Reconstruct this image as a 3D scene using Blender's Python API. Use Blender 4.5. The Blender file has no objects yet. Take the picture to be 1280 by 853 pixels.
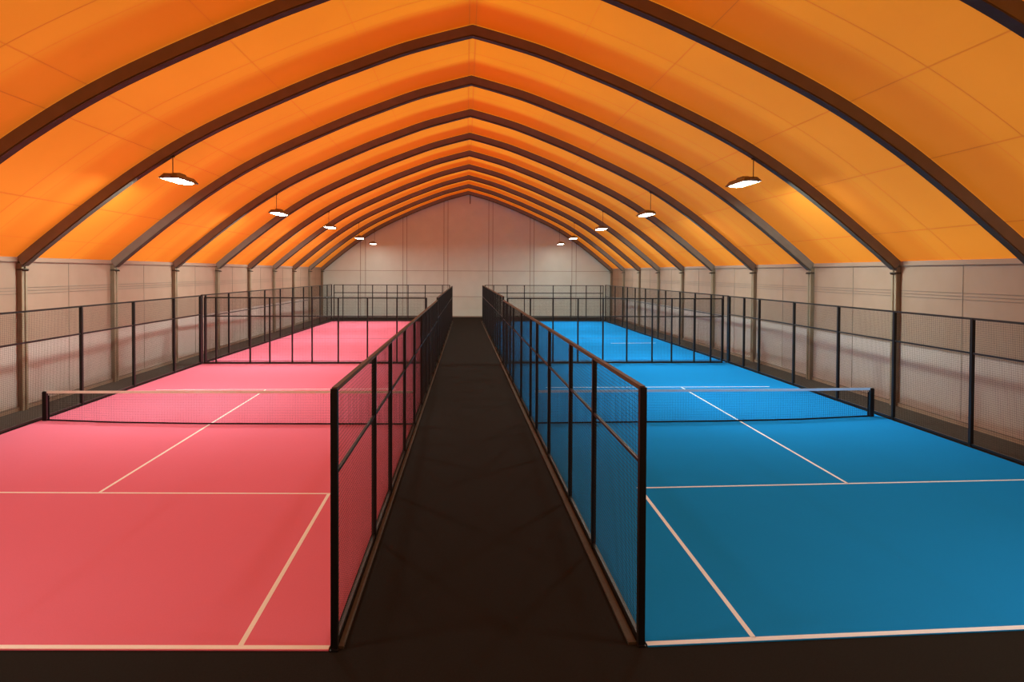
import bpy, math
from mathutils import Matrix, Vector

scene = bpy.context.scene
COL = scene.collection

# ------------------------------------------------------------------ materials
def new_mat(name):
    m = bpy.data.materials.new(name)
    m.use_nodes = True
    nt = m.node_tree
    b = nt.nodes['Principled BSDF']
    return m, nt, b

def noise_mat(name, c1, c2, scale=40., rough=.8, bump=0., bscale=None, detail=4., spec=.3, metallic=0., coord='Object'):
    m, nt, b = new_mat(name)
    tc = nt.nodes.new('ShaderNodeTexCoord')
    n = nt.nodes.new('ShaderNodeTexNoise')
    n.inputs['Scale'].default_value = scale
    n.inputs['Detail'].default_value = detail
    nt.links.new(tc.outputs[coord], n.inputs['Vector'])
    r = nt.nodes.new('ShaderNodeValToRGB')
    r.color_ramp.elements[0].color = (*c1, 1); r.color_ramp.elements[0].position = .3
    r.color_ramp.elements[1].color = (*c2, 1); r.color_ramp.elements[1].position = .7
    nt.links.new(n.outputs['Fac'], r.inputs['Fac'])
    nt.links.new(r.outputs['Color'], b.inputs['Base Color'])
    b.inputs['Roughness'].default_value = rough
    b.inputs['Specular IOR Level'].default_value = spec
    b.inputs['Metallic'].default_value = metallic
    if bump:
        n2 = nt.nodes.new('ShaderNodeTexNoise')
        n2.inputs['Scale'].default_value = bscale or scale * 4
        n2.inputs['Detail'].default_value = 2
        nt.links.new(tc.outputs[coord], n2.inputs['Vector'])
        bp = nt.nodes.new('ShaderNodeBump')
        bp.inputs['Strength'].default_value = bump
        bp.inputs['Distance'].default_value = .01
        nt.links.new(n2.outputs['Fac'], bp.inputs['Height'])
        nt.links.new(bp.outputs['Normal'], b.inputs['Normal'])
    return m

M = {}
M['pink'] = noise_mat('pink_turf', (.77, .185, .265), (.80, .195, .28), 70., .9, .25, 260, spec=0.)
M['blue'] = noise_mat('blue_turf', (.012, .245, .64), (.014, .26, .67), 70., .9, .25, 260, spec=0.)
M['line'] = noise_mat('court_line_paint', (.92, .89, .80), (.95, .92, .83), 60, .85)
M['line_blue'] = noise_mat('court_line_white', (.80, .88, .94), (.84, .92, .97), 60, .85)
M['seam'] = noise_mat('turf_seam', (.03, .02, .03), (.05, .03, .04), 60, .9)
M['carpet'] = noise_mat('dark_carpet', (.0140, .0118, .0090), (.0190, .0160, .0125), 45, .95, .3, 300, spec=.1)
M['strip'] = noise_mat('dark_side_floor', (.075, .060, .047), (.092, .074, .058), 8, .9, .15, 120, spec=.15)
M['black'] = noise_mat('black_powder_coat', (.0055, .0045, .0040), (.0075, .0062, .0055), 30, .42, spec=.45)
M['rail'] = noise_mat('black_rail_coat', (.010, .008, .006), (.013, .010, .008), 30, .36, spec=.6)
M['rail_top'] = noise_mat('black_rail_roof_sheen', (.11, .072, .042), (.13, .086, .05), 30, .6, spec=.2)  # black rail, browned to imitate the orange roof's sheen on its top
M['wire'] = noise_mat('black_wire', (.018, .016, .014), (.024, .021, .018), 30, .6, spec=.2)
M['cord'] = noise_mat('net_cord', (.010, .009, .010), (.014, .012, .014), 30, .8, spec=.1)
M['tape'] = noise_mat('net_tape', (.88, .84, .74), (.92, .88, .78), 30, .8)
M['tape_blue'] = noise_mat('net_tape_white', (.60, .78, .95), (.66, .84, 1.0), 30, .8)
for k_ in ('tape', 'tape_blue'):          # thin woven tape: lets light through
    nt_ = M[k_].node_tree; b_ = nt_.nodes['Principled BSDF']; o_ = nt_.nodes['Material Output']
    t_ = nt_.nodes.new('ShaderNodeBsdfTranslucent'); x_ = nt_.nodes.new('ShaderNodeMixShader'); x_.inputs[0].default_value = .55
    nt_.links.new(nt_.nodes['Color Ramp'].outputs['Color'], t_.inputs['Color'])
    nt_.links.new(b_.outputs[0], x_.inputs[1]); nt_.links.new(t_.outputs[0], x_.inputs[2]); nt_.links.new(x_.outputs[0], o_.inputs['Surface'])
M['kerb'] = noise_mat('kerb_rubber', (.075, .062, .047), (.09, .075, .058), 14, .85, spec=.2)
M['wall'] = noise_mat('wall_sheet', (.415, .285, .20), (.445, .31, .22), 1.2, .65, spec=.2)
M['wall_lower'] = noise_mat('wall_lower_sheet', (.61, .51, .44), (.64, .535, .46), 1.2, .65, spec=.15)
M['gable'] = noise_mat('gable_sheet', (.64, .70, .64), (.68, .74, .68), 1.2, .65, spec=.2)
M['wall_seam'] = noise_mat('wall_seam', (.24, .19, .145), (.28, .22, .17), 10, .7)
M['arch'] = noise_mat('arch_steel', (.215, .18, .145), (.25, .21, .17), 2.5, .6, spec=.1)
M['flange'] = noise_mat('arch_flange', (.10, .082, .066), (.12, .10, .08), 2.5, .6, spec=.1)
M['arch_edge'] = noise_mat('arch_edge', (.05, .036, .026), (.065, .048, .035), 2.5, .6)
M['column'] = noise_mat('column_steel', (.22, .165, .105), (.25, .19, .125), 4, .55, spec=.3)
M['column_flange'] = noise_mat('column_flange', (.35, .27, .175), (.38, .30, .20), 4, .55, spec=.3)
M['housing'] = noise_mat('lamp_housing', (.16, .13, .10), (.20, .165, .13), 20, .45, spec=.5)
M['cable'] = noise_mat('steel_cable', (.12, .08, .05), (.14, .10, .06), 20, .5)

def emit_mat(name, col, strength):
    m, nt, b = new_mat(name)
    b.inputs['Base Color'].default_value = (.9, .9, .88, 1)
    b.inputs['Emission Color'].default_value = (*col, 1)
    b.inputs['Emission Strength'].default_value = strength
    return m
LENS_ON = 330.
M['lens'] = emit_mat('lamp_lens', (.78, 1.0, .96), LENS_ON)
M['lens_dim'] = emit_mat('lamp_lens_far', (1., .93, .80), LENS_ON*.07)
M['lens_fill'] = emit_mat('fill_lamp_lens', (.85, 1.0, .92), LENS_ON*.48)  # for the unseen lamps added to brighten the near courts

# ------------------------------------------------------------------ mesh helpers
class MB:
    def __init__(s): s.v = []; s.f = []; s.m = []
    def hexa(s, p, mi=0):                 # 8 points: bottom 4 ccw, top 4 ccw
        o = len(s.v); s.v += [tuple(q) for q in p]
        for q in ((0,3,2,1),(4,5,6,7),(0,1,5,4),(1,2,6,5),(2,3,7,6),(3,0,4,7)):
            s.f.append(tuple(o+i for i in q)); s.m.append(mi)
    def box(s, x0, x1, y0, y1, z0, z1, mi=0):
        s.hexa([(x0,y0,z0),(x1,y0,z0),(x1,y1,z0),(x0,y1,z0),(x0,y0,z1),(x1,y0,z1),(x1,y1,z1),(x0,y1,z1)], mi)
    def bar(s, a, b, w, h, mi=0):         # box along a->b, w across (horizontal), h up
        a = Vector(a); b = Vector(b); d = (b-a).normalized()
        up = Vector((0,0,1)) if abs(d.z) < .95 else Vector((0,1,0))
        sd = d.cross(up).normalized(); u = sd.cross(d).normalized()
        p = []
        for q in (a, b):
            p.append([q - sd*w/2 - u*h/2, q + sd*w/2 - u*h/2, q + sd*w/2 + u*h/2, q - sd*w/2 + u*h/2])
        s.hexa(p[0] + p[1], mi)
    def tube(s, a, b, d):                 # open four-sided wire
        a = Vector(a); b = Vector(b); t = (b-a).normalized()
        up = Vector((0,0,1)) if abs(t.z) < .95 else Vector((0,1,0))
        sd = t.cross(up).normalized()*d/2; u = sd.cross(t).normalized()*d/2
        o = len(s.v)
        for q in (a, b):
            for k in (sd+u, u-sd, -sd-u, sd-u): s.v.append(tuple(q+k))
        for i in range(4):
            j = (i+1) % 4
            s.f.append((o+i, o+j, o+4+j, o+4+i)); s.m.append(0)
    def cyl(s, c, r, z0, z1, n=16, mi=0):
        o = len(s.v)
        for z in (z0, z1):
            for i in range(n):
                a = 2*math.pi*i/n
                s.v.append((c[0]+r*math.cos(a), c[1]+r*math.sin(a), z))
        for i in range(n):
            j = (i+1) % n
            s.f.append((o+i, o+j, o+n+j, o+n+i)); s.m.append(mi)
        s.f.append(tuple(o+i for i in range(n))[::-1]); s.m.append(mi)
        s.f.append(tuple(o+n+i for i in range(n))); s.m.append(mi)
    def build(s, name, mats, parent=None, label=None, bevel=0., origin=None):
        me = bpy.data.meshes.new(name)
        off = Vector(origin) if origin is not None else Vector((0,0,0))
        me.from_pydata([tuple(Vector(q)-off) for q in s.v], [], s.f)
        if not isinstance(mats, (list, tuple)): mats = [mats]
        for m in mats: me.materials.append(m)
        for i, p in enumerate(me.polygons): p.material_index = s.m[i]
        me.update()
        o = bpy.data.objects.new(name, me)
        COL.objects.link(o)
        o.location = off
        if parent is not None:
            o.parent = parent
            o.location = off - Vector(parent_world(parent))
        if label: o['label'] = label
        if bevel:
            md = o.modifiers.new('bevel', 'BEVEL'); md.width = bevel; md.segments = 2; md.limit_method = 'ANGLE'
        return o

def parent_world(p):
    l = Vector(p.location)
    while p.parent is not None:
        p = p.parent; l = l + Vector(p.location)
    return l

def thing(name, label, cat, loc=(0,0,0), group=None):
    o = bpy.data.objects.new(name, None); COL.objects.link(o)
    o.empty_display_size = .2
    o.location = loc; o['label'] = label; o['category'] = cat
    if group: o['group'] = group
    return o

def tag(o, label, cat, group=None):
    o['label'] = label; o['category'] = cat
    if group: o['group'] = group
    return o

def structure(o): o['kind'] = 'structure'; return o

def lerp(a, b, t): return a + (b-a)*t

# ------------------------------------------------------------------ hall dimensions
XC = .17                                   # ridge line
HW = 13.54                                 # half width of the hall
XL, XR = XC-HW, XC+HW
Y0, DY = 20.6, 5.28                        # front face of a frame, bay length
YB, YF = -5.8, 62.75                       # hall ends
U = [0, 1.1, 2.25, 4.0, 4.65, 5.78, 7.0, 8.05, 9.05, 10.15, 10.9, 11.7, 12.45, 13.0, 13.54]
Z = [11.74, 11.45, 11.12, 10.44, 10.18, 9.68, 9.12, 8.60, 8.03, 7.30, 6.74, 6.12, 5.50, 5.05, 4.58]

def cr(xs, ys, x):                         # monotone-ish Catmull-Rom through the profile
    n = len(xs)
    i = 0
    while i < n-2 and x > xs[i+1]: i += 1
    def sl(k):
        if k == 0: return (ys[1]-ys[0])/(xs[1]-xs[0])
        if k == n-1: return (ys[-1]-ys[-2])/(xs[-1]-xs[-2])
        return (ys[k+1]-ys[k-1])/(xs[k+1]-xs[k-1])
    h = xs[i+1]-xs[i]; t = (x-xs[i])/h
    a, b, c, d = ys[i], ys[i+1], sl(i)*h, sl(i+1)*h
    return (2*t**3-3*t**2+1)*a + (t**3-2*t**2+t)*c + (-2*t**3+3*t**2)*b + (t**3-t**2)*d
# smooth the measured points a little so that the arch has no kinks
Zs = [Z[0]] + [ (Z[i-1]*(U[i+1]-U[i]) + Z[i+1]*(U[i]-U[i-1]))/(U[i+1]-U[i-1])*.25 + Z[i]*.75 for i in range(1, len(Z)-1)] + [Z[-1]]
NP = 48
PU = [HW*i/NP for i in range(NP+1)]
PZ = [cr(U, Zs, u) for u in PU]

# ------------------------------------------------------------------ roof membrane
def membrane_material():
    m, nt, b = new_mat('orange_membrane')
    N = nt.nodes; L = nt.links
    uv = N.new('ShaderNodeUVMap'); uv.uv_map = 'UVMap'
    sep = N.new('ShaderNodeSeparateXYZ'); L.new(uv.outputs['UV'], sep.inputs[0])
    def math_(op, a, b=None, c=None):
        n = N.new('ShaderNodeMath'); n.operation = op
        for i, q in enumerate((a, b, c)):
            if q is None: continue
            if isinstance(q, (int, float)): n.inputs[i].default_value = q
            else: L.new(q, n.inputs[i])
        return n.outputs[0]
    def sstep(lo, hi, x, o0=0., o1=1.):
        n = N.new('ShaderNodeMapRange'); n.interpolation_type = 'SMOOTHSTEP'
        n.inputs['From Min'].default_value = lo; n.inputs['From Max'].default_value = hi
        n.inputs['To Min'].default_value = o0; n.inputs['To Max'].default_value = o1
        L.new(x, n.inputs['Value']); return n.outputs[0]
    def line(x, at, w):                    # 1 on the line, 0 away from it
        d = math_('ABSOLUTE', math_('SUBTRACT', x, at))
        return sstep(w*.5, w, d, 1., 0.)
    u = sep.outputs['X']; v = sep.outputs['Y']           # u: signed distance from the ridge, v: along the hall
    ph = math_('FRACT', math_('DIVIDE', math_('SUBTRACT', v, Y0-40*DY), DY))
    au = math_('ABSOLUTE', u)
    # seams
    s = line(ph, .508, .0050)
    s2 = math_('MULTIPLY', line(ph, .64, .0045), .55)
    seams = math_('MAXIMUM', s, s2)
    for at, k in ((-5.8,.7),(-8.57,.8),(-9.46,.9),(-11.7,.9),(5.44,.9),(8.76,.9),(10.7,.9),(12.55,.9),(-12.9,.4),(-3.2,.4),(3.1,.4)):
        seams = math_('MAXIMUM', seams, math_('MULTIPLY', line(u, at, .022), k))
    seams = math_('MAXIMUM', seams, math_('MULTIPLY', line(au, .10, .035), .8))
    # darker, redder band from the second seam on, with weaker emission
    dark_band = sstep(.60, .74, ph)
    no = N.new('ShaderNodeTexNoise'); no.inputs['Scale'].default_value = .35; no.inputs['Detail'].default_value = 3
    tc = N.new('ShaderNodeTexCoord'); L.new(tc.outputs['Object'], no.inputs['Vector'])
    top = sstep(0., 10., au, 1., 0.)       # full at the ridge, fading out towards the eaves
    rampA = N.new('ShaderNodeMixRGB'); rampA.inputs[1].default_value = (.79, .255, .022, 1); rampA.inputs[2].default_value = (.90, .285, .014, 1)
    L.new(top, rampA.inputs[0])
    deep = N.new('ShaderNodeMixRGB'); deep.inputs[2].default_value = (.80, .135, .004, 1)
    L.new(math_('MULTIPLY', dark_band, math_('ADD', math_('MULTIPLY', top, .75), .25)), deep.inputs[0]); L.new(rampA.outputs[0], deep.inputs[1])
    var = N.new('ShaderNodeMixRGB'); var.blend_type = 'MULTIPLY'; var.inputs[0].default_value = 1.
    vr = N.new('ShaderNodeValToRGB'); vr.color_ramp.elements[0].color = (.90,.88,.85,1); vr.color_ramp.elements[1].color = (1.,1.,1.,1)
    vr.color_ramp.elements[0].position = .3; vr.color_ramp.elements[1].position = .7
    L.new(no.outputs['Fac'], vr.inputs[0]); L.new(deep.outputs[0], var.inputs[1]); L.new(vr.outputs[0], var.inputs[2])
    fin = N.new('ShaderNodeMixRGB'); fin.inputs[2].default_value = (.42, .12, .015, 1)
    L.new(math_('MULTIPLY', seams, .62), fin.inputs[0]); L.new(var.outputs[0], fin.inputs[1])
    L.new(fin.outputs[0], b.inputs['Base Color'])
    b.inputs['Roughness'].default_value = .75
    b.inputs['Specular IOR Level'].default_value = .15
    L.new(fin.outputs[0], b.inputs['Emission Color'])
    st = math_('MULTIPLY', math_('SUBTRACT', 1., math_('MULTIPLY', dark_band, .22)), MEMBRANE_GLOW)
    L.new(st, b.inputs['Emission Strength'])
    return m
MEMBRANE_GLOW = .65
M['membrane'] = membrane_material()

def build_membrane():
    prof = [(-PU[i], PZ[i]) for i in range(NP, 0, -1)] + [(PU[i], PZ[i]) for i in range(NP+1)]
    ys = []
    y = YB
    while y < YF-.01:
        ys.append(y); y += .66
    ys.append(YF+.3)
    vs = []; fs = []; uvs = []
    for yy in ys:
        for (u, z) in prof: vs.append((XC+u, yy, z+.02)); uvs.append((u, yy))
    n = len(prof)
    for j in range(len(ys)-1):
        for i in range(n-1):
            fs.append((j*n+i, (j+1)*n+i, (j+1)*n+i+1, j*n+i+1))
    me = bpy.data.meshes.new('ceiling'); me.from_pydata(vs, [], fs)
    ul = me.uv_layers.new(name='UVMap')
    for p in me.polygons:
        p.use_smooth = True
        for li in p.loop_indices: ul.data[li].uv = uvs[me.loops[li].vertex_index]
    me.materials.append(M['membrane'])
    o = bpy.data.objects.new('ceiling', me); COL.objects.link(o)
    o['label'] = 'glowing orange fabric roof over the whole hall'
    return structure(o)
build_membrane()

# ------------------------------------------------------------------ floor and walls
b = MB(); b.box(XL-.2, XR+.2, YB, YF+.2, -.2, 0); structure(b.build('floor', M['carpet']))
for nm, x0, x1 in (('trim_1', XL, -12.02), ('trim_2', 12.34, XR)):
    b = MB(); b.box(x0, x1, 3.0, YF, 0, .006)
    structure(b.build(nm, M['strip']))['label'] = 'dark strip of floor between the outer fence and the wall'

def side_wall(name, x, s):                 # s: +1 when the room lies on the +x side
    b = MB(); ze = 4.62
    b.box(min(x, x-.2*s), max(x, x-.2*s), YB, YF+.2, 1.99, ze, 0)
    b.box(min(x, x-.2*s), max(x, x-.2*s), YB, YF+.2, 0, 1.99, 2)
    def strip(z0, z1, t, mi):
        b.box(min(x, x+t*s), max(x, x+t*s), YB+.1, YF, z0, z1, mi)
    strip(4.47, 4.60, .05, 0)              # eave beam
    strip(4.45, 4.468, .052, 1)
    for z in (3.49, 3.58, 3.67): strip(z, z+.016, .012, 1)
    for z in (1.98, ): strip(z, z+.016, .012, 1)
    for k in range(-4, 9):
        yy = Y0 + DY*k - DY/2
        if YB < yy < YF:
            b.box(min(x, x+.01*s), max(x, x+.01*s), yy-.009, yy+.009, .15, 4.44, 1)
    return structure(b.build(name, [M['wall'], M['wall_seam'], M['wall_lower']]))
side_wall('wall_left', XL, 1); side_wall('wall_right', XR, -1)
for nm, x, s in (('baseboard_left', XL, 1), ('baseboard_right', XR, -1)):
    b = MB()
    b.box(min(x, x+.06*s), max(x, x+.06*s), YB+.1, YF, 0, .11, 0)
    b.box(min(x, x+.064*s), max(x, x+.064*s), YB+.1, YF, .112, .128, 1)
    structure(b.build(nm, [M['wall'], M['wall_seam']]))

def gable(name, y, s, seams=True):         # s: +1 when the room lies on the -y side
    prof = [(XC-PU[i], PZ[i]) for i in range(NP, 0, -1)] + [(XC+PU[i], PZ[i]) for i in range(NP+1)]
    b = MB(); n = len(prof); o = 0
    for yy in (y, y+.2*s):
        for (x, z) in prof: b.v.append((x, yy, 0))
        for (x, z) in prof: b.v.append((x, yy, z+.02))
    for i in range(n-1):
        b.f.append((i, i+1, n+i+1, n+i)); b.m.append(0)
        b.f.append((2*n+i+1, 2*n+i, 3*n+i, 3*n+i+1)); b.m.append(0)
    if seams:
        for x in (-9.79, -9.33, -5.88, -5.52, -2.09, -1.72, 2.08, 2.46, 5.96, 6.32, 9.90, 10.3):
            zt = cr(U, Zs, abs(x-XC)) - .12
            b.box(x-.018, x+.018, y-.02, y, .1, zt, 1)
        for z in (1.90, 4.30):
            b.box(XL+.1, XR-.1, y-.018, y, z, z+.03, 1)
    return structure(b.build(name, [M['gable'], M['wall_seam']]))
gable('wall_far', YF, 1)
gable('wall_near', YB, -1, False)
b = MB(); b.box(-1.35, 1.6, YF-.05, YF, 0, .10)
structure(b.build('baseboard_far', M['wall_seam']))
b = MB(); b.box(XC+.14, XC+.20, YF-.1, YF-.04, 10.55, 11.5)
structure(b.build('trim_3', M['arch_edge']))['label'] = 'short dark cable hanging down the far gable from the ridge'

# ------------------------------------------------------------------ frames (columns and arched ribs)
def rib_mesh(sgn):
    rib = MB(); fl = MB(); web = MB()
    pts = [(sgn*PU[i], PZ[i]-.004) for i in range(NP+1)]
    nr = []
    for i in range(NP+1):
        a = pts[max(0, i-1)]; c = pts[min(NP, i+1)]
        t = Vector((c[0]-a[0], c[1]-a[1])).normalized()
        n = Vector((t.y, -t.x))
        if n.y > 0: n = -n
        nr.append(n)
    nr[0] = Vector((0, -1)); 
    D = .33
    def sweep(mb, d0, d1, y0, y1, mi=0):
        o = len(mb.v); k = NP+1
        for yy in (y0, y1):
            for d in (d0, d1):
                for i in range(k):
                    dd = d*(1.05 if i == 0 else 1.)
                    q = (pts[i][0]+nr[i].x*dd, pts[i][1]+nr[i].y*dd)
                    mb.v.append((q[0], yy, q[1]))
        A, B, C_, D_ = o, o+k, o+2*k, o+3*k
        for i in range(k-1):
            for (p, q) in ((A, B), (B, D_), (D_, C_), (C_, A)):
                mb.f.append((p+i, p+i+1, q+i+1, q+i)); mb.m.append(mi)
        for i in (0, k-1):
            mb.f.append((A+i, B+i, D_+i, C_+i)); mb.m.append(mi)
    sweep(rib, 0, D-.045, 0., .20)
    sweep(web, D-.045, D-.022, .03, .17)   # dark groove above the flange
    sweep(fl, D-.022, D, -.02, .22)
    return rib, web, fl

def ordinal_frame(k):
    return {-2: 'grey arched roof frame nearest overhead, only a corner at top right showing',
            -1: 'second roof frame from the viewer, crossing the top of the picture and leaving at both sides',
            0: 'first roof frame whose whole arch shows, wide one carrying the nearest pair of lamps',
            1: 'roof frame just behind the wide one with the nearest lamps, itself without lamps',
            2: 'roof frame carrying the second pair of hanging lamps',
            3: 'roof frame between the second and the third pair of lamps',
            4: 'roof frame carrying the third pair of hanging lamps',
            5: 'roof frame between the third and the fourth pair of lamps',
            6: 'roof frame carrying the fourth pair of hanging lamps',
            7: 'last free roof frame before the one against the far gable',
            8: 'smallest roof frame, standing right against the far gable wall'}[k]

src = None
for k in range(-2, 9):
    yy = Y0 + DY*k
    if k == 8: yy = YF - .27
    root = thing('arched_roof_frame', ordinal_frame(k), 'roof frame', (XC, yy, 0), 'arched frames along the hall')
    if src is None:
        src = []
        for s in (-1, 1):
            rb, web, fl = rib_mesh(s)
            r = MB.build(rb, 'rib', M['arch']); src.append((r, None))
            g = MB.build(web, 'groove', M['arch_edge']); src.append((g, len(src)-1))
            f = MB.build(fl, 'flange', M['flange']); src.append((f, len(src)-2))
            c = MB()
            xi = s*(HW-.14); xo = s*(HW-.01)
            c.box(min(xi, xo), max(xi, xo), .02, .23, 0, 4.42)
            co = c.build('column', M['column']); src.append((co, None)); ci = len(src)-1
            c = MB()
            x1 = s*(HW-.17)
            c.box(min(xi, x1), max(xi, x1), .0, .085, 0, 4.30); c.box(min(xi, x1), max(xi, x1), .165, .25, 0, 4.30)
            fo = c.build('column_flange', M['column_flange'], label='lighter inner flange'); src.append((fo, ci))
            c = MB()
            c.box(min(s*(HW-.34), xi), max(s*(HW-.34), xi), .02, .05, 4.18, 4.22)
            c.box(min(s*(HW-.22), s*(HW-.02)), max(s*(HW-.22), s*(HW-.02)), -.012, .252, 4.20, 4.25)
            bo = c.build('bracket', M['arch_edge'], label='dark bolted plate at the column head'); src.append((bo, None))
        cur = [o for o, _ in src]
    else:
        cur = []
        for o, p in src:
            d = o.copy(); COL.objects.link(d); cur.append(d)
    for (o, p), d in zip(src, cur):
        d.parent = root if p is None else cur[p]
        d.location = (0, 0, 0)

# ------------------------------------------------------------------ hanging lamps
def make_lamp(x, yc, zl, k, label):
    """Flat linear lamp lying along the hall, hung by one cable from the frame just in front of its middle."""
    side = 1 if x > XC else -1
    yf = (Y0 + DY*k + .1) if k < 8 else YF - .17
    root = thing('hanging_lamp', label, 'lamp', (x, yc, zl), 'lamps hanging from the roof frames')
    L_, W_ = .88, .28                      # half length (along the hall) and half width
    h = MB()
    def tray(l0, w0, z0, l1, w1, z1):
        h.hexa([(-w0,-l0,z0),(w0,-l0,z0),(w0,l0,z0),(-w0,l0,z0),(-w1,-l1,z1),(w1,-l1,z1),(w1,l1,z1),(-w1,l1,z1)])
    tray(L_*.86, W_, -.035, L_*.86, W_, .01)
    tray(L_*.84, W_*.95, .01, L_*.72, W_*.70, .12)
    tray(L_*.30, W_*.45, .12, L_*.26, W_*.38, .19)
    for e_ in (-1, 1):                     # rim that holds the lens
        h.box(min(e_*W_, e_*(W_-.018)), max(e_*W_, e_*(W_-.018)), -L_*.86, L_*.86, -.046, -.035)
    ho = h.build('housing', M['housing'], root); ho.location = (0,0,0)
    l = MB(); n = 24; ring = []
    for i in range(n):
        a = 2*math.pi*(i+.5)/n
        ring.append((.225*math.cos(a), (.52 if math.sin(a) > 0 else -.52) + .16*math.sin(a)))
    for q in ring: l.v.append((q[0], q[1], -.036))
    for q in ring: l.v.append((q[0]*.92, q[1]*.97, -.052))
    for i in range(n):
        j = (i+1) % n
        l.f.append((i, j, n+j, n+i)); l.m.append(0)
    l.f.append(tuple(n+i for i in range(n))[::-1]); l.m.append(0)
    lo = l.build('lens', M['lens_dim'] if k == 8 else M['lens_fill'] if k < 0 else M['lens'], root, 'glowing white lens'); lo.location = (0,0,0)
    for e_ in (-1, 1):
        e = MB(); e.box(-.10, .10, min(e_*L_*.84, e_*L_), max(e_*L_*.84, e_*L_), -.02, .035)
        eo = e.build('end_bracket', M['housing'], root); eo.location = (0,0,0)
    dy = min(max(yf - yc, -L_*.94), L_*.94)
    uu = abs(x-XC); sl = (cr(U, Zs, uu+.1) - cr(U, Zs, uu-.1))/.2
    top = cr(U, Zs, uu) - .33*math.sqrt(1+sl*sl) + .01
    c = MB(); c.tube((0, dy, .11 if abs(dy) < .55 else .03), (0, dy, top - zl), .022)
    co = c.build('cable', M['cable'], root); co.location = (0,0,0)
    h = MB(); h.box(-.05, .05, dy-.04, dy+.04, top-zl-.05, top-zl+.03)
    hk = h.build('hook', M['arch_edge'], root); hk.location = (0,0,0)
    return root

words = {0: 'nearest', 2: 'second', 4: 'third', 6: 'fourth', 8: 'farthest'}
LAMPS = {-3: ((-8.7, 5.2, 7.), (8.8, 5.5, 7.)), 0: ((-8.83, 21.15, 7.0), (8.96, 21.5, 7.13)), 2: ((-8.69, 31.7, 6.9), (8.63, 32.05, 7.02)),  # first pair is added out of view to light the near courts
         4: ((-8.46, 42.3, 6.97), (8.54, 42.5, 7.0)), 6: ((-8.31, 52.8, 6.83), (8.44, 52.9, 6.92)), 8: ((-8.30, 60.4, 6.72), (8.50, 60.4, 6.79))}
for k in (-3, 0, 2, 4, 6, 8):
    for (x, yc, zl), sd in zip(LAMPS[k], ('left, over the pink courts', 'right, over the blue courts')):
        if k == -3: lab = 'added fill lamp, unseen, hung above the ' + sd.split(' over ')[0].strip(',') + ' near court'
        elif k == 0: lab = 'largest hanging flat lamp on the ' + sd
        elif k == 8: lab = 'smallest hanging lamp on the ' + sd + ', in front of the far gable'
        else: lab = words[k] + ' hanging flat lamp from the viewer on the ' + sd
        make_lamp(x, yc, zl, k, lab)

# ------------------------------------------------------------------ courts
def quad_slab(name, pts, z0, z1, mat, parent=None, label=None):
    b = MB()
    b.hexa([(p[0], p[1], z0) for p in pts] + [(p[0], p[1], z1) for p in pts])
    return b.build(name, mat, parent, label)

def court_line(p, q, w, mat, parent, label=None, nm='court_line'):
    p = Vector((*p, 0)); q = Vector((*q, 0)); d = (q-p).normalized(); s = Vector((-d.y, d.x, 0))*w/2
    return quad_slab(nm, [p-s, q-s, q+s, p+s] if d.x > 0 or True else None, .0122, .0150, mat, parent, label)

# pink, near
t = thing('tennis_court', 'pink court nearest the viewer left of the walkway, with white lines', 'court', (0,0,0), 'indoor courts')
quad_slab('turf', [(-11.80, 7.86), (-1.51, 7.43), (-1.44, 30.72), (-11.90, 30.86)], .001, .012, M['pink'], t)
court_line((-11.80, 7.905), (-1.512, 7.485), .075, M['line'], t)
court_line((-10.75, 13.08), (-2.54, 12.72), .055, M['line'], t)
court_line((-2.51, 7.56), (-2.575, 12.71), .06, M['line'], t)
court_line((-10.80, 7.90), (-10.75, 13.06), .06, M['line'], t)
court_line((-6.905, 12.93), (-7.08, 24.1), .055, M['line'], t)
court_line((-10.9, 24.1), (-2.5, 24.1), .055, M['line'], t)
# blue, near
t = thing('tennis_court', 'blue court nearest the viewer right of the walkway, with white lines', 'court', (0,0,0), 'indoor courts')
quad_slab('turf', [(2.045, 7.37), (12.16, 7.77), (12.20, 30.75), (1.78, 30.68)], .001, .012, M['blue'], t)
court_line((2.047, 7.425), (12.15, 7.815), .08, M['line_blue'], t)
court_line((3.33, 12.86), (11.45, 13.115), .055, M['line_blue'], t)
court_line((3.31, 7.50), (3.375, 12.85), .06, M['line_blue'], t)
court_line((11.40, 7.80), (11.45, 13.10), .06, M['line_blue'], t)
court_line((7.61, 12.99), (7.89, 24.28), .055, M['line_blue'], t)
court_line((2.9, 24.28), (11.2, 24.28), .06, M['line_blue'], t)
# pink, far
t = thing('tennis_court', 'far pink court behind the cross fence left of the walkway', 'court', (0,0,0), 'indoor courts')
quad_slab('turf', [(-11.86, 30.98), (-1.44, 30.95), (-1.31, 57.25), (-11.30, 57.25)], .001, .012, M['pink'], t)
court_line((-11.68, 42.35), (-1.40, 42.35), .10, M['seam'], t, 'dark seam across the turf', 'seam')
# blue, far
t = thing('tennis_court', 'far blue court behind the cross fence right of the walkway', 'court', (0,0,0), 'indoor courts')
quad_slab('turf', [(1.80, 30.92), (12.20, 30.98), (11.88, 57.25), (1.48, 57.25)], .001, .012, M['blue'], t)
court_line((1.72, 42.5), (12.08, 42.5), .10, M['seam'], t, 'dark seam across the turf', 'seam')
court_line((8.6, 39.5), (11.3, 39.6), .07, M['line_blue'], t, 'faint white line')

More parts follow.
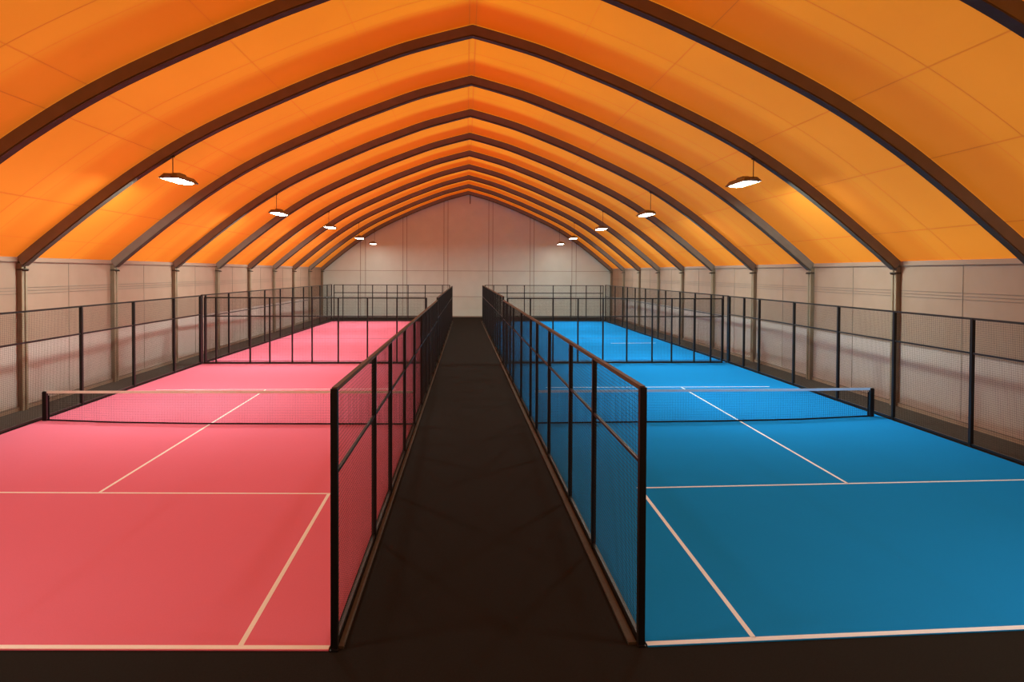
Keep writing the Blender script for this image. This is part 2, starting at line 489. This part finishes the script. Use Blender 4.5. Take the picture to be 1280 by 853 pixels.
# ------------------------------------------------------------------ fences
def fence(label, A, B, stops, zt, zm, post_w=.075, wire=.0035, pitch=.05, end_w=None, rail=.05, zb=.05,
          pitch_fn=None, kerb=None, ends=(True, True), extra_rail=None, nm='mesh_fence', mid_w=None, hpitch=.05):
    """A, B: ground ends (x, y); stops: distances (0..1) of the posts along A->B; every gap gets a mesh panel."""
    A = Vector((*A, 0)); B = Vector((*B, 0)); d = (B-A); ln = d.length; d = d.normalized(); s = Vector((-d.y, d.x, 0))
    mid = (A+B)/2
    root = thing(nm, label, 'fence', (mid.x, mid.y, 0), 'black mesh fences around the courts')
    up = Vector((0, 0, 1))
    def P(t, z, off=0.): return A + d*(ln*t) + up*z + s*off
    for i, t in enumerate(stops):
        w = post_w
        if (i == 0 and ends[0] or i == len(stops)-1 and ends[1]) and end_w: w = end_w
        b = MB(); o = P(t, 0); 
        b.hexa([o+d*a*w/2+s*c*w/2 for a, c in ((-1,-1),(1,-1),(1,1),(-1,1))] + [o+d*a*w/2+s*c*w/2+up*zt for a, c in ((-1,-1),(1,-1),(1,1),(-1,1))])
        # foot plate
        f = w*.85
        b.hexa([o+d*a*f+s*c*f*.7 for a, c in ((-1,-1),(1,-1),(1,1),(-1,1))] + [o+d*a*f+s*c*f*.7+up*.016 for a, c in ((-1,-1),(1,-1),(1,1),(-1,1))])
        b.build('post', M['black'], root, origin=o)
    def rl(name, z, w, h, mat):
        b = MB(); b.bar(P(stops[0], z), P(stops[-1], z), w, h); return b.build(name, mat, root)
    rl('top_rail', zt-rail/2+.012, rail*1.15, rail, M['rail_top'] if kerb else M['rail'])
    rl('middle_rail', zm, (mid_w or rail)*.9, (mid_w or rail)*.9, M['rail'])
    rl('bottom_rail', zb+.01, rail*.9, rail*(1.4 if extra_rail else 1.), M['rail'])
    if extra_rail is not None: rl('lower_rail', extra_rail, .025, .02, M['rail'])
    for i in range(len(stops)-1):
        a, c = stops[i]*ln + post_w/2, stops[i+1]*ln - post_w/2
        if c-a < .12: continue
        b = MB(); pt = pitch if pitch_fn is None else pitch_fn(A + d*((a+c)/2))
        n = max(2, round((c-a)/pt))
        z0, z1 = zb+.03, zt-rail+.012
        for j in range(1, n):
            q = a + (c-a)*j/n
            b.tube(A+d*q+up*z0, A+d*q+up*z1, wire)
        nz = round((z1-z0)/hpitch)
        for j in range(1, nz):
            z = z0 + (z1-z0)*j/nz
            b.tube(A+d*a+up*z, A+d*c+up*z, wire)
        b.build('mesh_panel', M['wire'], root)
    if kerb:
        b = MB(); lo, hi = sorted(kerb)
        p = [P(stops[0], 0, lo), P(stops[-1], 0, lo), P(stops[-1], 0, hi), P(stops[0], 0, hi)]
        b.hexa([q for q in p] + [q+up*.03 for q in p])
        b.build('kerb', M['kerb'], root, 'brown flat kerb along the foot of the fence')
    return root

def stops_y(A, B, ys): return [(y-A[1])/(B[1]-A[1]) for y in ys]
def stops_x(A, B, xs): return [(x-A[0])/(B[0]-A[0]) for x in xs]

# walkway, left
A, B = (-1.45, 7.47), (-1.335, 30.86)
fence('black mesh fence on the left side of the walkway, along the near pink court', A, B,
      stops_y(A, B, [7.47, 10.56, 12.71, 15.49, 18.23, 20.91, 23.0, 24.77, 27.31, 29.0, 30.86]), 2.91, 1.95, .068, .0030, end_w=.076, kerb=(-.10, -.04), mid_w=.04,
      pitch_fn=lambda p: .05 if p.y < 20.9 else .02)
A, B = (-1.332, 31.0), (-1.20, 57.3)
fence('black mesh fence on the left side of the walkway, along the far pink court', A, B,
      stops_y(A, B, [31.0, 33.46, 35.82, 37.5, 39.15, 41.2, 43.19, 45.6, 48.17, 51.0, 54.0, 57.3]), 3.02, 2.05, .068, .003, pitch=.02, kerb=(-.10, -.04), mid_w=.04)
# walkway, right
A, B = (1.98, 7.43), (1.715, 30.8)
fence('black mesh fence on the right side of the walkway, along the near blue court', A, B,
      stops_y(A, B, [7.43, 10.11, 12.26, 15.18, 17.58, 19.13, 22.01, 25.23, 26.82, 29.0, 30.8]), 2.92, 2.06, .068, .0030, end_w=.076, kerb=(.05, .14), mid_w=.04)
A, B = (1.712, 30.95), (1.40, 57.3)
fence('black mesh fence on the right side of the walkway, along the far blue court', A, B,
      stops_y(A, B, [30.95, 33.4, 35.4, 37.4, 39.43, 41.4, 43.42, 45.5, 47.5, 50.0, 52.5, 55.0, 57.3]), 3.08, 2.12, .068, .0025, kerb=(.05, .13), mid_w=.04)
# outer, left
A, B = (-11.86, 7.9), (-12.0, 30.9)
fence('black mesh fence along the left wall beside the near pink court', A, B,
      stops_y(A, B, [7.9, 10.9, 14.1, 17.2, 21.4, 24.73, 28.12, 30.9]), 3.10, 2.24, .085, .0034, end_w=.095, mid_w=.05)
A, B = (-12.0, 31.07), (-11.40, 57.5)
fence('taller black mesh fence along the left wall beside the far pink court', A, B,
      stops_y(A, B, [31.07, 31.5, 34.34, 37.32, 39.95, 43.0, 45.8, 48.54, 50.84, 53.41, 55.87, 57.5]), 3.12, 2.12, .075, .0034)
# outer, right
A, B = (12.25, 7.75), (12.30, 30.88)
fence('black mesh fence along the right wall beside the near blue court', A, B,
      stops_y(A, B, [7.75, 10.3, 13.0, 15.73, 18.71, 21.62, 24.64, 27.65, 29.2, 30.88]), 3.13, 2.28, .08, .0034, end_w=.095, mid_w=.05)
A, B = (12.30, 31.04), (12.0, 57.5)
fence('taller black mesh fence along the right wall beside the far blue court', A, B,
      stops_y(A, B, [31.04, 31.65, 33.18, 35.46, 37.94, 40.62, 42.11, 45.07, 47.72, 49.94, 51.37, 53.9, 55.62, 57.5]), 3.14, 2.15, .07, .0034)
# cross fences between the near and the far courts
A, B = (-11.93, 30.9), (-1.42, 30.84)
fence('black cross fence dividing the near pink court from the far pink court', A, B,
      stops_x(A, B, [-11.8, -11.3, -9.78, -8.9, -7.89, -7.0, -5.82, -4.5, -3.16, -1.82]), 3.02, 2.17, .065, .0034, rail=.055, zb=.045, extra_rail=.135)
A, B = (1.80, 30.8), (12.22, 30.86)
fence('black cross fence dividing the near blue court from the far blue court', A, B,
      stops_x(A, B, [1.9, 2.95, 4.0, 5.16, 6.33, 7.45, 8.64, 9.56, 10.63, 11.41, 11.95]), 3.02, 2.17, .065, .0034, rail=.055, zb=.045, extra_rail=.135)
# far ends
A, B = (-11.30, 57.5), (-1.30, 57.42)
fence('black mesh fence closing the far pink court in front of the gable wall', A, B,
      stops_x(A, B, [-11.2, -10.44, -9.15, -7.95, -6.74, -5.86, -4.95, -3.49, -2.03, -1.42]), 3.10, 2.42, .075, .0034, rail=.055, mid_w=.075)
A, B = (1.50, 57.42), (11.9, 57.5)
fence('black mesh fence closing the far blue court in front of the gable wall', A, B,
      stops_x(A, B, [1.6, 2.34, 3.5, 4.98, 7.46, 8.98, 10.33, 11.58, 11.8]), 3.10, 2.42, .075, .0034, rail=.055, mid_w=.075)

# ------------------------------------------------------------------ nets
def net(label, pts, ztop, tape, posts):
    """pts: plan polyline (x, y); ztop: height of the band at each of them."""
    mx = sum(p[0] for p in pts)/len(pts); my = sum(p[1] for p in pts)/len(pts)
    root = thing('tennis_net', label, 'net', (mx, my, 0), 'nets across the courts')
    def at(x):
        for i in range(len(pts)-1):
            if pts[i][0] <= x <= pts[i+1][0] or i == len(pts)-2:
                t = (x-pts[i][0])/(pts[i+1][0]-pts[i][0])
                return Vector((x, lerp(pts[i][1], pts[i+1][1], t), 0)), lerp(ztop[i], ztop[i+1], t)
    x0, x1 = pts[0][0], pts[-1][0]
    n = 48
    band = MB(); body = MB(); cordm = MB()
    prev = None
    up = Vector((0,0,1))
    for i in range(n+1):
        q, z = at(lerp(x0, x1, i/n))
        if prev is not None:
            p, zp = prev
            band.hexa([p+up*(zp-.07)+Vector((0,-.008,0)), q+up*(z-.07)+Vector((0,-.008,0)), q+up*(z-.07)+Vector((0,.008,0)), p+up*(zp-.07)+Vector((0,.008,0)),
                       p+up*zp+Vector((0,-.008,0)), q+up*z+Vector((0,-.008,0)), q+up*z+Vector((0,.008,0)), p+up*zp+Vector((0,.008,0))])
            cordm.bar(p+up*.036, q+up*.036, .022, .035)
            for j in range(1, 19):
                f = j/19
                body.tube(p+up*lerp(.05, zp-.07, f), q+up*lerp(.05, z-.07, f), .0036)
        prev = (q, z)
    m = int((x1-x0)/.045)
    for i in range(1, m):
        q, z = at(lerp(x0, x1, i/m))
        body.tube(q+up*.05, q+up*(z-.07), .0036)
    body.build('netting', M['cord'], root)
    band.build('top_band', tape, root, 'white band along the top of the net')
    cordm.build('bottom_cord', M['cord'], root, 'dark cord along the bottom of the net')
    for (px, sgn, h) in posts:
        q, z = at(px)
        b = MB(); b.box(px-.055, px+.055, q.y-.05, q.y+.05, .0135, h)
        po = b.build('net_post', M['black'], root, origin=(px, q.y, 0))
        b = MB(); b.box(px+sgn*.10-.012, px+sgn*.10+.012, q.y-.012, q.y+.012, .03, h-.1)
        b.build('lacing_rod', M['cord'], root)
        b = MB(); b.box(px-.045, px+.045, q.y-.04, q.y+.04, h, h+.02)
        b.build('cap', M['rail'], po)
    return root

net('net with white top band across the near pink court', [(-11.72, 19.22), (-9.6, 18.86), (-7.25, 18.63), (-1.455, 18.42)],
    [.845, .90, .935, .945], M['tape'], [(-11.72, 1, .815)])
net('net with white top band across the near blue court', [(1.905, 18.44), (7.2, 18.56), (9.53, 18.72), (11.88, 19.12)],
    [.945, .935, .91, .86], M['tape_blue'], [(11.88, -1, .835)])

# ------------------------------------------------------------------ world and camera
w = bpy.data.worlds.new('world'); scene.world = w; w.use_nodes = True
w.node_tree.nodes['Background'].inputs['Color'].default_value = (.5, .5, .5, 1)
w.node_tree.nodes['Background'].inputs['Strength'].default_value = .05

cam = bpy.data.cameras.new('camera'); co = bpy.data.objects.new('camera', cam); COL.objects.link(co)
yaw, pitch, roll = .0454, .0189, .004
cyw, sy = math.cos(yaw), math.sin(yaw); cp, sp = math.cos(pitch), math.sin(pitch)
right = Vector((cyw, -sy, 0)); fwd0 = Vector((sy, cyw, 0)); up0 = Vector((0, 0, 1))
fwd = fwd0*cp - up0*sp; up1 = fwd0*sp + up0*cp
cr_, sr = math.cos(roll), math.sin(roll)
rt = right*cr_ + up1*sr; upc = up1*cr_ - right*sr
m = Matrix((rt, upc, -fwd)).transposed().to_4x4()
m.translation = (0, 0, 4.2)
co.matrix_world = m
cam.sensor_width = 36; cam.lens = 840/1280*36
cam.shift_x = (640-621.035)/1280; cam.shift_y = (356.4446-426.5)/1280
cam.clip_end = 200
scene.camera = co

scene.view_settings.view_transform = 'Standard'
scene.view_settings.look = 'None'
scene.view_settings.exposure = 0.
scene.cycles.use_denoising = True
scene.cycles.max_bounces = 8
scene.cycles.diffuse_bounces = 6
scene.cycles.sample_clamp_indirect = 4
